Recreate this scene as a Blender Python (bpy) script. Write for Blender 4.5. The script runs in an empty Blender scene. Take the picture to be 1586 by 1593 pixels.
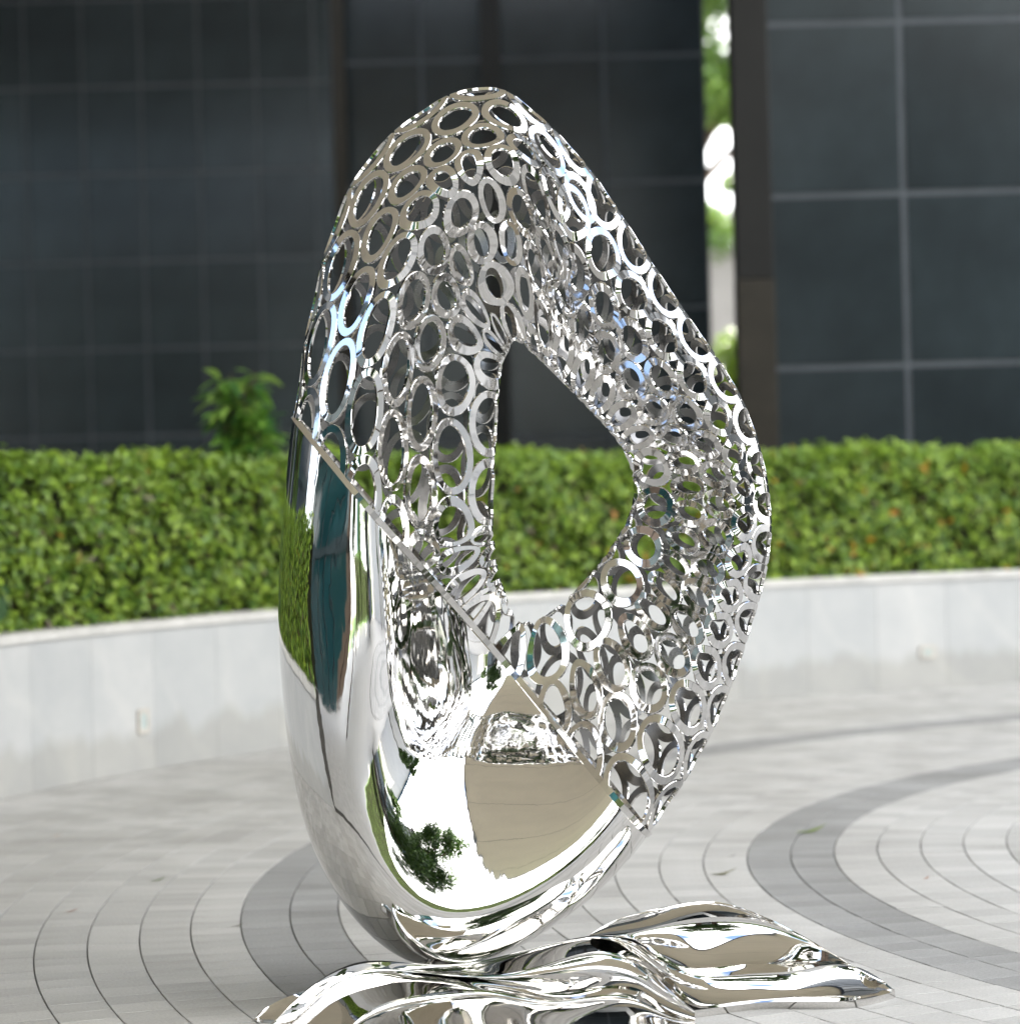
import bpy, bmesh, math, random
import numpy as np
from mathutils import Vector, Matrix

random.seed(7); rng = np.random.default_rng(7)
SC = bpy.context.scene
COL = SC.collection
rad = math.radians

# ------------------------------------------------------------------ camera
FPX, CX, CY = 4080.0, 793.0, 796.5          # focal length and centre in photo pixels (1586 x 1593)
CAM = Vector((0, 0, 1.70))
ROLL, PITCH = 0.027, 0.0065
cR0 = Vector((math.cos(ROLL), 0, -math.sin(ROLL)))
cU0 = Vector((math.sin(ROLL), 0, math.cos(ROLL)))
_px = Matrix.Rotation(-PITCH, 3, 'X')
cF = _px @ Vector((0, 1, 0)); cR = _px @ cR0; cU = _px @ cU0
cam_d = bpy.data.cameras.new('camera'); cam = bpy.data.objects.new('camera', cam_d); COL.objects.link(cam)
m = Matrix((cR, cU, -cF)).transposed().to_4x4(); m.translation = CAM
cam.matrix_world = m
cam_d.sensor_fit = 'HORIZONTAL'; cam_d.sensor_width = 36.0; cam_d.lens = 36.0 * FPX / 1586.0
cam_d.clip_start = 0.1; cam_d.clip_end = 2000
cam_d.dof.use_dof = True; cam_d.dof.focus_distance = 8.75; cam_d.dof.aperture_fstop = 1.9
SC.camera = cam

# ------------------------------------------------------------------ sky, sun, exposure
SUN_EL, SUN_AZ = rad(57), rad(-12)            # azimuth from +Y towards +X: the sun stands beyond the building, a little to the left
sun_dir = Vector((math.sin(SUN_AZ) * math.cos(SUN_EL), math.cos(SUN_AZ) * math.cos(SUN_EL), math.sin(SUN_EL)))
W = bpy.data.worlds.new('World'); SC.world = W; W.use_nodes = True
nt = W.node_tree; nt.nodes.clear()
sky = nt.nodes.new('ShaderNodeTexSky'); sky.sky_type = 'NISHITA'; sky.sun_disc = False
sky.sun_elevation = SUN_EL; sky.sun_rotation = SUN_AZ
sky.air_density = 1.0; sky.dust_density = 0.6; sky.ozone_density = 1.0
tc = nt.nodes.new('ShaderNodeTexCoord')
cn = nt.nodes.new('ShaderNodeTexNoise'); cn.inputs['Scale'].default_value = 1.15; cn.inputs['Detail'].default_value = 2.5
cr = nt.nodes.new('ShaderNodeValToRGB'); cr.color_ramp.elements[0].position = 0.40; cr.color_ramp.elements[1].position = 0.535
mixc = nt.nodes.new('ShaderNodeMix'); mixc.data_type = 'RGBA'
mixc.inputs['B'].default_value = (10.3, 10.3, 10.3, 1)
bg = nt.nodes.new('ShaderNodeBackground'); bg.inputs['Strength'].default_value = 0.085
wo = nt.nodes.new('ShaderNodeOutputWorld')
nt.links.new(tc.outputs['Generated'], cn.inputs['Vector']); nt.links.new(cn.outputs['Fac'], cr.inputs['Fac'])
nt.links.new(cr.outputs['Color'], mixc.inputs['Factor']); nt.links.new(sky.outputs['Color'], mixc.inputs['A'])
nt.links.new(mixc.outputs['Result'], bg.inputs['Color']); nt.links.new(bg.outputs['Background'], wo.inputs['Surface'])

sd = bpy.data.lights.new('sun', 'SUN'); sd.energy = 4.0; sd.angle = rad(0.55); sd.color = (1, 0.95, 0.87)
so = bpy.data.objects.new('sun', sd); COL.objects.link(so)
so.rotation_euler = (-sun_dir).to_track_quat('-Z', 'Y').to_euler(); so.location = (0, 20, 60)

SC.view_settings.view_transform = 'Standard'; SC.view_settings.look = 'None'
SC.view_settings.gamma = 1.0; SC.view_settings.use_curve_mapping = False
SC.view_settings.exposure = 2.9
SC.render.engine = 'CYCLES'
cy = SC.cycles
cy.max_bounces = 14; cy.glossy_bounces = 10; cy.diffuse_bounces = 4; cy.transmission_bounces = 4
cy.sample_clamp_indirect = 6.0; cy.sample_clamp_direct = 0
cy.caustics_reflective = True; cy.blur_glossy = 0.6
cy.use_denoising = True

# ------------------------------------------------------------------ helpers
def ray(px, py):
    return cF + cR * ((px - CX) / FPX) - cU * ((py - CY) / FPX)
def at_y(px, py, Y):
    d = ray(px, py); return CAM + d * ((Y - CAM.y) / d.y)
def at_z(px, py, Z):
    d = ray(px, py); return CAM + d * ((Z - CAM.z) / d.z)
def project(p):
    v = Vector(p) - CAM; w = v.dot(cF)
    return CX + FPX * v.dot(cR) / w, CY - FPX * v.dot(cU) / w

def tag(o, label=None, cat=None, group=None, kind=None):
    if label: o['label'] = label
    if cat: o['category'] = cat
    if group: o['group'] = group
    if kind: o['kind'] = kind
    return o
def empty(name, loc):
    o = bpy.data.objects.new(name, None); COL.objects.link(o); o.location = loc; o.empty_display_size = 0.2
    return o
def link(name, me, mat=None, parent=None, smooth=False):
    if mat is not None: me.materials.append(mat)
    if smooth: me.polygons.foreach_set('use_smooth', np.ones(len(me.polygons), dtype=bool))
    o = bpy.data.objects.new(name, me); COL.objects.link(o)
    if parent is not None:
        o.parent = parent
        p, off = parent, Vector((0, 0, 0))
        while p is not None: off += p.location; p = p.parent
        o.location = -off                      # vertices are kept in world metres
    return o
def pyd(name, verts, faces):
    me = bpy.data.meshes.new(name); me.from_pydata([tuple(v) for v in verts], [], faces); me.update(); return me
def box_data(c, ax, ay, az, hx, hy, hz):
    c = Vector(c); vs = []
    for sz in (-1, 1):
        for sx, sy in ((-1, -1), (1, -1), (1, 1), (-1, 1)):
            vs.append(c + ax * (sx * hx) + ay * (sy * hy) + az * (sz * hz))
    fs = [(3, 2, 1, 0), (4, 5, 6, 7), (0, 1, 5, 4), (1, 2, 6, 5), (2, 3, 7, 6), (3, 0, 4, 7)]
    return vs, fs
X_, Y_, Z_ = Vector((1, 0, 0)), Vector((0, 1, 0)), Vector((0, 0, 1))
def box(name, lo, hi, mat, parent=None, bevel=0.0):
    lo, hi = Vector(lo), Vector(hi); h = (hi - lo) / 2
    vs, fs = box_data((lo + hi) / 2, X_, Y_, Z_, h.x, h.y, h.z)
    me = pyd(name, vs, fs)
    if bevel:
        bm = bmesh.new(); bm.from_mesh(me)
        bmesh.ops.bevel(bm, geom=bm.edges[:], offset=bevel, segments=2, affect='EDGES', profile=0.5)
        bm.to_mesh(me); bm.free()
    return link(name, me, mat, parent)
def prism(name, poly, z0, z1, mat, parent=None):
    n = len(poly)
    vs = [(x, y, z0) for x, y in poly] + [(x, y, z1) for x, y in poly]
    fs = [tuple(range(n - 1, -1, -1)), tuple(range(n, 2 * n))] + [(i, (i + 1) % n, n + (i + 1) % n, n + i) for i in range(n)]
    return link(name, pyd(name, vs, fs), mat, parent)
def tube(name, pts, radii, mat, parent=None, seg=8):
    vs, fs = [], []
    pts = [Vector(p) for p in pts]
    for i, p in enumerate(pts):
        d = (pts[min(i + 1, len(pts) - 1)] - pts[max(i - 1, 0)]).normalized()
        a = d.orthogonal().normalized(); b = d.cross(a)
        for k in range(seg):
            t = 2 * math.pi * k / seg
            vs.append(p + (a * math.cos(t) + b * math.sin(t)) * radii[i])
        if i:
            for k in range(seg):
                fs.append(((i - 1) * seg + k, (i - 1) * seg + (k + 1) % seg, i * seg + (k + 1) % seg, i * seg + k))
    fs.append(tuple(range(seg - 1, -1, -1))); fs.append(tuple((len(pts) - 1) * seg + k for k in range(seg)))
    return link(name, pyd(name, vs, fs), mat, parent, smooth=True)

# ------------------------------------------------------------------ materials
def new_mat(name):
    M = bpy.data.materials.new(name); M.use_nodes = True
    t = M.node_tree; b = t.nodes['Principled BSDF']
    return M, t, b
def noise(t, scale, detail=4, rough=0.55, coord='Object', stretch=None):
    c = t.nodes.new('ShaderNodeTexCoord'); n = t.nodes.new('ShaderNodeTexNoise')
    n.inputs['Scale'].default_value = scale; n.inputs['Detail'].default_value = detail; n.inputs['Roughness'].default_value = rough
    if stretch:
        mp = t.nodes.new('ShaderNodeMapping'); mp.inputs['Scale'].default_value = stretch
        t.links.new(c.outputs[coord], mp.inputs['Vector']); t.links.new(mp.outputs['Vector'], n.inputs['Vector'])
    else:
        t.links.new(c.outputs[coord], n.inputs['Vector'])
    return n
def ramp(t, src, stops):
    r = t.nodes.new('ShaderNodeValToRGB'); e = r.color_ramp.elements
    while len(e) < len(stops): e.new(0.5)
    for i, (p, c) in enumerate(stops):
        e[i].position = p; e[i].color = (*c, 1)
    t.links.new(src, r.inputs['Fac']); return r
def mixcol(t, a, b, fac, mode='MIX'):
    n = t.nodes.new('ShaderNodeMix'); n.data_type = 'RGBA'; n.blend_type = mode
    for k, v in (('A', a), ('B', b), ('Factor', fac)):
        if hasattr(v, 'is_output'): t.links.new(v, n.inputs[k])
        elif k == 'Factor': n.inputs[k].default_value = v
        else: n.inputs[k].default_value = (*v, 1)
    return n.outputs['Result']
def bump(t, b, src, strength, dist=0.01):
    n = t.nodes.new('ShaderNodeBump'); n.inputs['Strength'].default_value = strength; n.inputs['Distance'].default_value = dist
    t.links.new(src, n.inputs['Height']); t.links.new(n.outputs['Normal'], b.inputs['Normal']); return n

def mat_steel(name, wav, rough=0.02, col=(0.77, 0.757, 0.737), scale=6.0, stretch=None):
    M, t, b = new_mat(name)
    b.inputs['Metallic'].default_value = 1.0
    n2 = noise(t, 4.0, 8, 0.65)
    r = ramp(t, n2.outputs['Fac'], [(0.42, (rough, rough, rough)), (0.72, (rough * 2.6, rough * 2.6, rough * 2.6))])
    t.links.new(r.outputs['Color'], b.inputs['Roughness'])
    b.inputs['Base Color'].default_value = (*col, 1)
    if wav:
        n = noise(t, scale, 2.5, 0.5, stretch=stretch)
        bump(t, b, n.outputs['Fac'], wav, 0.02)
    return M
STEEL = mat_steel('polished_steel', 0.045, scale=8.0, stretch=(1.6, 1.6, 0.6))
STEEL_RING = mat_steel('polished_steel_ring', 0.018, 0.03, (0.69, 0.677, 0.66), 14.0)
STEEL_IN = mat_steel('darkened_steel_inside', 0.0, 0.16, (0.22, 0.215, 0.21))  # inner ring faces darkened: dimness inside the lattice put into the colour
STEEL_BASE = mat_steel('polished_steel_base', 0.003, 0.015, (0.75, 0.735, 0.715), 5.0)

def mat_paver(name, dark):
    M, t, b = new_mat(name)
    base = (0.442, 0.436, 0.423) if not dark else (0.298, 0.298, 0.295)
    oi = t.nodes.new('ShaderNodeObjectInfo'); at = t.nodes.new('ShaderNodeAttribute'); at.attribute_name = 'tone'
    add = t.nodes.new('ShaderNodeMath'); add.operation = 'ADD'; fr = t.nodes.new('ShaderNodeMath'); fr.operation = 'FRACT'
    t.links.new(oi.outputs['Random'], add.inputs[0]); t.links.new(at.outputs['Fac'], add.inputs[1]); t.links.new(add.outputs[0], fr.inputs[0])
    tone = ramp(t, fr.outputs[0], [(0.0, tuple(c * 0.90 for c in base)), (0.5, base), (1.0, tuple(c * 1.09 for c in base))])
    sp = noise(t, 95, 5, 0.75)
    spr = ramp(t, sp.outputs['Fac'], [(0.35, (0.80, 0.80, 0.80)), (0.65, (1.12, 1.12, 1.11))])
    c1 = mixcol(t, tone.outputs['Color'], spr.outputs['Color'], 0.8, 'MULTIPLY')
    st = noise(t, 1.1, 5, 0.6)
    srr = ramp(t, st.outputs['Fac'], [(0.3, (0.78, 0.77, 0.75)), (0.60, (1.05, 1.05, 1.05))])
    c2 = mixcol(t, c1, srr.outputs['Color'], 0.8, 'MULTIPLY')
    ln = noise(t, 9, 3, 0.6, stretch=(0.12, 1.0, 1.0))
    lr = ramp(t, ln.outputs['Fac'], [(0.38, (0.90, 0.90, 0.89)), (0.6, (1.03, 1.03, 1.03))])
    c3 = mixcol(t, c2, lr.outputs['Color'], 0.35, 'MULTIPLY')
    t.links.new(c3, b.inputs['Base Color']); b.inputs['Roughness'].default_value = 0.85
    b.inputs['Specular IOR Level'].default_value = 0.12
    bump(t, b, sp.outputs['Fac'], 0.25, 0.002)
    return M
PAVER_L = mat_paver('paver_pale_concrete', False)
PAVER_D = mat_paver('paver_grey_concrete', True)
def mat_plain(name, col, rough=0.7, var=0.12, scale=6, spec=0.3, metal=0.0, bmp=0.0, stretch=None):
    M, t, b = new_mat(name)
    n = noise(t, scale, 5, 0.6, stretch=stretch)
    r = ramp(t, n.outputs['Fac'], [(0.3, tuple(c * (1 - var) for c in col)), (0.7, tuple(min(1, c * (1 + var)) for c in col))])
    t.links.new(r.outputs['Color'], b.inputs['Base Color'])
    b.inputs['Roughness'].default_value = rough; b.inputs['Specular IOR Level'].default_value = spec; b.inputs['Metallic'].default_value = metal
    if bmp: bump(t, b, n.outputs['Fac'], bmp, 0.01)
    return M
JOINT = mat_plain('dark_joint_sand', (0.055, 0.051, 0.045), 0.95, 0.4, 14)
ASPHALT = mat_plain('pale_plaza_concrete', (0.42, 0.41, 0.39), 0.85, 0.12, 2.0)
GRASS = mat_plain('lawn_green', (0.07, 0.13, 0.03), 0.9, 0.35, 9)

def mat_marble():
    M, t, b = new_mat('pale_grey_marble')
    oi = t.nodes.new('ShaderNodeObjectInfo')
    tone = ramp(t, oi.outputs['Random'], [(0.0, (0.395, 0.403, 0.403)), (1.0, (0.44, 0.444, 0.44))])
    cl = noise(t, 2.3, 6, 0.62)
    c1 = mixcol(t, tone.outputs['Color'], ramp(t, cl.outputs['Fac'], [(0.35, (0.92, 0.925, 0.93)), (0.65, (1.03, 1.025, 1.015))]).outputs['Color'], 1.0, 'MULTIPLY')
    wv = t.nodes.new('ShaderNodeTexWave'); wv.inputs['Scale'].default_value = 0.55; wv.inputs['Distortion'].default_value = 9; wv.inputs['Detail'].default_value = 4
    wv.bands_direction = 'DIAGONAL'
    c = t.nodes.new('ShaderNodeTexCoord'); t.links.new(c.outputs['Object'], wv.inputs['Vector'])
    c2 = mixcol(t, c1, ramp(t, wv.outputs['Fac'], [(0.90, (1, 1, 1)), (1.0, (1.05, 1.045, 1.035))]).outputs['Color'], 1.0, 'MULTIPLY')
    sx = t.nodes.new('ShaderNodeSeparateXYZ'); t.links.new(c.outputs['Object'], sx.inputs[0])
    # damp tide line and rain streaks of dirt near the foot, ragged
    stn = noise(t, 3.0, 4, 0.6, stretch=(1, 1, 0.12))
    ad = t.nodes.new('ShaderNodeMath'); ad.operation = 'MULTIPLY_ADD'; ad.inputs[1].default_value = -0.45
    t.links.new(stn.outputs['Fac'], ad.inputs[0]); t.links.new(sx.outputs['Z'], ad.inputs[2])
    dr = ramp(t, ad.outputs[0], [(-0.0, (0.80, 0.78, 0.74)), (0.10, (1, 1, 1))])
    c3 = mixcol(t, c2, dr.outputs['Color'], 0.8, 'MULTIPLY')
    t.links.new(c3, b.inputs['Base Color']); b.inputs['Roughness'].default_value = 0.42; b.inputs['Specular IOR Level'].default_value = 0.35
    return M
MARBLE = mat_marble()
COPING = mat_plain('weathered_marble_coping', (0.50, 0.49, 0.465), 0.6, 0.14, 5)
LIGHTBOX = mat_plain('weathered_light_housing', (0.46, 0.43, 0.385), 0.6, 0.2, 20)
LIGHTGLASS = mat_plain('frosted_green_glass', (0.40, 0.47, 0.46), 0.25, 0.1, 10, 0.5)

def mat_granite():
    M, t, b = new_mat('dark_polished_granite')
    oi = t.nodes.new('ShaderNodeObjectInfo')
    tone = ramp(t, oi.outputs['Random'], [(0.0, (0.0135, 0.0185, 0.0215)), (1.0, (0.0205, 0.0275, 0.0315))])
    n = noise(t, 1.2, 5, 0.6)
    c1 = mixcol(t, tone.outputs['Color'], ramp(t, n.outputs['Fac'], [(0.35, (0.8, 0.8, 0.8)), (0.7, (1.25, 1.27, 1.25))]).outputs['Color'], 1.0, 'MULTIPLY')
    t.links.new(c1, b.inputs['Base Color']); b.inputs['Roughness'].default_value = 0.20; b.inputs['Specular IOR Level'].default_value = 0.26
    n2 = noise(t, 0.7, 2); bump(t, b, n2.outputs['Fac'], 0.06, 0.03)
    return M
GRANITE = mat_granite()
GROUT = mat_plain('pale_grey_grout', (0.068, 0.076, 0.085), 0.8, 0.15, 3)
COL_DARK = mat_plain('dark_bronze_column', (0.009, 0.009, 0.0085), 0.45, 0.15, 3, 0.2)
COL_BROWN = mat_plain('brown_bronze_cladding', (0.022, 0.019, 0.014), 0.5, 0.2, 4, 0.2)
SOFFIT = mat_plain('cream_soffit_panel', (0.80, 0.71, 0.565), 0.6, 0.05, 0.8)
SOFFIT_EDGE = mat_plain('navy_fascia_metal', (0.05, 0.065, 0.10), 0.4, 0.1, 2)

def leaf_mat(name, trans=0.3, gloss=0.38):
    M, t, b = new_mat(name)
    at = t.nodes.new('ShaderNodeAttribute'); at.attribute_name = 'leafcol'
    t.links.new(at.outputs['Color'], b.inputs['Base Color']); b.inputs['Roughness'].default_value = gloss
    b.inputs['Specular IOR Level'].default_value = 0.35
    tr = t.nodes.new('ShaderNodeBsdfTranslucent'); t.links.new(at.outputs['Color'], tr.inputs['Color'])
    mx = t.nodes.new('ShaderNodeMixShader'); mx.inputs[0].default_value = trans
    out = t.nodes['Material Output']
    t.links.new(b.outputs[0], mx.inputs[1]); t.links.new(tr.outputs[0], mx.inputs[2]); t.links.new(mx.outputs[0], out.inputs['Surface'])
    return M
LEAF = leaf_mat('hedge_leaf')
BARK = mat_plain('brown_bark', (0.09, 0.065, 0.045), 0.9, 0.3, 12, bmp=0.4)
CORE = mat_plain('hedge_inner_twigs', (0.022, 0.024, 0.012), 0.95, 0.5, 14)

def leaf_cloud(name, P, N, L, cols, mat, parent=None, wide=0.45, droop=0.25):
    """many pointed six-cornered leaves: P centres, N facing, L lengths, cols rgb (numpy)."""
    n = len(P)
    N = N / np.linalg.norm(N, axis=1, keepdims=True)
    rnd = rng.normal(size=(n, 3)); T = rnd - (rnd * N).sum(1, keepdims=True) * N
    T /= np.linalg.norm(T, axis=1, keepdims=True); B = np.cross(N, T)
    L = L[:, None]; w = L * wide * 0.5
    a = P - T * L * 0.5
    b1 = P - T * L * 0.12 + B * w + N * L * 0.07; b2 = P - T * L * 0.12 - B * w + N * L * 0.07
    c = P + T * L * 0.05
    c1 = P + T * L * 0.24 + B * w * 0.7 + N * L * 0.03; c2 = P + T * L * 0.24 - B * w * 0.7 + N * L * 0.03
    d = P + T * L * 0.5 - N * L * droop * 0.5
    V = np.stack([a, b1, c1, d, c2, b2, c], 1).reshape(-1, 3)
    base = (np.arange(n) * 7)[:, None]
    q = np.concatenate([base + np.array([[0, 6, 1, 1]]), ], 0)
    F3 = np.concatenate([base + np.array([[0, 6, 1]]), base + np.array([[1, 6, 2]]), base + np.array([[2, 6, 3]]),
                         base + np.array([[3, 6, 4]]), base + np.array([[4, 6, 5]]), base + np.array([[5, 6, 0]])], 0)
    me = bpy.data.meshes.new(name)
    me.vertices.add(len(V)); me.vertices.foreach_set('co', V.astype(np.float32).ravel())
    nf = len(F3); me.loops.add(nf * 3); me.loops.foreach_set('vertex_index', F3.astype(np.int32).ravel())
    me.polygons.add(nf); me.polygons.foreach_set('loop_start', np.arange(0, nf * 3, 3, dtype=np.int32))
    me.update(calc_edges=True)
    at = me.color_attributes.new('leafcol', 'FLOAT_COLOR', 'POINT')
    cc = np.ones((n, 7, 4), dtype=np.float32); cc[:, :, :3] = cols[:, None, :]
    at.data.foreach_set('color', cc.ravel())
    o = link(name, me, mat, parent)
    return o
def green_cols(n, lo=(0.028, 0.075, 0.016), hi=(0.105, 0.19, 0.034), yellow=0.0, orange=0.0):
    t = rng.random((n, 1)) ** 1.2
    c = np.array(lo) * (1 - t) + np.array(hi) * t
    c *= rng.uniform(0.8, 1.2, (n, 1))
    u = rng.random(n)
    c[u < yellow] = np.array((0.22, 0.20, 0.03))
    c[u < orange] = np.array((0.34, 0.15, 0.02))
    return c

# ------------------------------------------------------------------ ground and paving
PC = Vector((7.28, 11.48, 0))                  # centre of the concentric paving rings
gm = pyd('ground', [(-400, -400, -0.02), (400, -400, -0.02), (400, 500, -0.02), (-400, 500, -0.02)], [(0, 1, 2, 3)])
tag(link('ground', gm, ASPHALT), kind='structure')
nseg = 160
jv = [(PC.x, PC.y, -0.012)] + [(PC.x + 11.3 * math.cos(2 * math.pi * k / nseg), PC.y + 11.3 * math.sin(2 * math.pi * k / nseg), -0.012) for k in range(nseg)]
paving = link('pavement', pyd('pavement', jv, [(0, 1 + k, 1 + (k + 1) % nseg) for k in range(nseg)]), JOINT)
tag(paving, kind='structure')

CW = 0.2                                        # course width
BAND_OUT, BAND_IN = 8.46, 6.26
def paver_mesh(name, rin, rout, da):
    """one slightly wedge-shaped paver centred on angle 0, chamfered top edge."""
    g = 0.0026; ch = 0.0014
    vs = []
    for (r0, r1, w, z) in ((rin + g, rout - g, da / 2, -0.012), (rin + g, rout - g, da / 2, -ch), (rin + g + ch, rout - g - ch, da / 2, 0.0)):
        gw = 0.0019 / rout if z < -0.001 else (0.0019 + 0.0010) / rout
        for r, s in ((r0, -1), (r1, -1), (r1, 1), (r0, 1)):
            a = s * (w - gw)
            vs.append((r * math.cos(a), r * math.sin(a), z))
    fs = [(8, 9, 10, 11)]
    for L in (0, 4):
        for k in range(4): fs.append((L + k, L + (k + 1) % 4, L + 4 + (k + 1) % 4, L + 4 + k))
    return vs, fs
singles = []; allp = []
nc = int(10.9 / CW)
for ci in range(5, nc + 1):
    rin = ci * CW + 0.06; rout = rin + CW
    if rin > 10.93: continue
    rout = min(rout, 10.976)
    rm = rin + CW / 2
    n = max(12, int(round(2 * math.pi * rm / 0.155)))
    dark = (abs(rm - (BAND_OUT - 0.2)) < 0.2) or (abs(rm - (BAND_IN - 0.2)) < 0.2)
    off = random.random()
    for k in range(n):
        a = 2 * math.pi * (k + off) / n
        allp.append((ci, rin, rout, 2 * math.pi / n, a, dark, rm))
cand = []
for i, (ci, rin, rout, da, a, dark, rm) in enumerate(allp):
    x, y = PC.x + rm * math.cos(a), PC.y + rm * math.sin(a)
    if y < 3: continue
    px, py = project((x, y, 0))
    if -20 < px < 1600 and 900 < py < 1600:
        if 430 < px < 1060 and py > 1490 or 1040 < px < 1330 and 1440 < py < 1575: continue   # hidden below the steel base
        if 480 < px < 960 and py > 1290: continue
        cand.append((-(1 / y ** 3), i))
cand.sort(); single_ids = set(i for _, i in cand[:300])
meshcache = {}
bulk = {False: ([], [], []), True: ([], [], [])}
for i, (ci, rin, rout, da, a, dark, rm) in enumerate(allp):
    vs, fs = paver_mesh('paver', rin, rout, da)
    if i in single_ids:
        if ci not in meshcache:
            me = pyd('paver', vs, fs); me.materials.append(PAVER_D if dark else PAVER_L); meshcache[ci] = me
        o = bpy.data.objects.new('paver', meshcache[ci]); COL.objects.link(o); o.parent = paving
        o.location = (PC.x, PC.y, random.uniform(-0.0008, 0.0012)); o.rotation_euler = (0, 0, a + random.uniform(-0.0012, 0.0012) / rm)
    else:
        V, F, T = bulk[dark]; b0 = len(V); ca, sa = math.cos(a), math.sin(a); dz = random.uniform(-0.0008, 0.0012)
        for x, y, z in vs: V.append((PC.x + ca * x - sa * y, PC.y + sa * x + ca * y, z + dz))
        F.extend(tuple(b0 + q for q in f) for f in fs); T.extend([random.random()] * len(vs))
for dark, (V, F, T) in bulk.items():
    me = pyd('paver_field', V, F)
    at = me.attributes.new('tone', 'FLOAT', 'POINT'); at.data.foreach_set('value', np.array(T, dtype=np.float32))
    o = link('paver_field', me, PAVER_D if dark else PAVER_L, paving); tag(o, kind='stuff')

# ------------------------------------------------------------------ planter wall, coping, hedge
RW, WALL_H, COP_H = 10.98, 0.90, 0.055
A0, A1 = rad(82), rad(196)
def arc(r, a, z): return (PC.x + r * math.cos(a), PC.y + r * math.sin(a), z)
def arc_block(name, r0, r1, a0, a1, z0, z1, mat, parent, sub=4, ch=0.004):
    vs, fs = [], []
    for i in range(sub + 1):
        a = a0 + (a1 - a0) * i / sub
        vs += [arc(r0, a, z0), arc(r0, a, z1 - ch), arc(r0 + ch, a, z1), arc(r1, a, z1), arc(r1, a, z0)]
        if i:
            b = (i - 1) * 5
            for k in range(5): fs.append((b + k, b + (k + 1) % 5, b + 5 + (k + 1) % 5, b + 5 + k))
    fs.append((4, 3, 2, 1, 0)); e = sub * 5; fs.append((e, e + 1, e + 2, e + 3, e + 4))
    return link(name, pyd(name, vs, fs), mat, parent)
wall = empty('planter_wall', arc(RW, rad(130), 0))
tag(wall, 'curved pale grey marble planter wall below the clipped hedge', 'wall')
arc_block('wall_core', RW + 0.03, RW + 0.30, A0, A1, 0, WALL_H, JOINT, wall, 40)
da = 0.66 / RW; k = 0; a = A0
while a < A1:
    arc_block('slab', RW, RW + 0.03, a + 0.0016 / RW, min(a + da, A1) - 0.0016 / RW, 0, WALL_H, MARBLE, wall, 4); a += da
a = A0
while a < A1:
    e = min(a + da * 1.5, A1)
    arc_block('coping_stone', RW - 0.02, RW + 0.34, a + 0.0015 / RW, e - 0.0015 / RW, WALL_H, WALL_H + COP_H, COPING, wall, 6, 0.008); a = e
soil = arc_block('soil_bed', RW + 0.30, RW + 1.9, A0, A1, 0, WALL_H - 0.03, JOINT, wall, 40)
def step_light(px, py, label, hw, hh):
    p = at_y(px, py, 16.0)
    # slide along the ray on to the wall face
    d = ray(px, py); lo, hi = 10.0, 30.0
    f = lambda s: ((CAM + d * s) - PC).xy.length - RW
    ss = np.linspace(8, 30, 4000); vals = [f(s) for s in ss]
    s = None
    for i in range(len(ss) - 1):
        if vals[i] < 0 <= vals[i + 1]: s = ss[i]
    p = CAM + d * s
    ang = math.atan2(p.y - PC.y, p.x - PC.x)
    rn = Vector((math.cos(ang), math.sin(ang), 0)); tn = Vector((-math.sin(ang), math.cos(ang), 0))
    e = empty('step_light', p); tag(e, label, 'wall light')
    c = p - rn * 0.001
    t = 0.014
    for (dx, dz, sx, sz) in ((0, hh - t, hw, t), (0, -hh + t, hw, t), (hw - t, 0, t, hh - 2 * t), (-hw + t, 0, t, hh - 2 * t)):
        vs, fs = box_data(c + tn * dx + Z_ * dz, tn, rn, Z_, sx, 0.012, sz); link('frame', pyd('frame', vs, fs), LIGHTBOX, e)
    vs, fs = box_data(p - rn * 0.002, tn, rn, Z_, hw - 2 * t, 0.006, hh - 2 * t); link('lens', pyd('lens', vs, fs), LIGHTGLASS, e)
step_light(222, 1122, 'small square recessed light in the left marble slabs', 0.058, 0.078)
step_light(1442, 1014, 'faint recessed light in the marble wall right of the sculpture', 0.075, 0.05)

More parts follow.
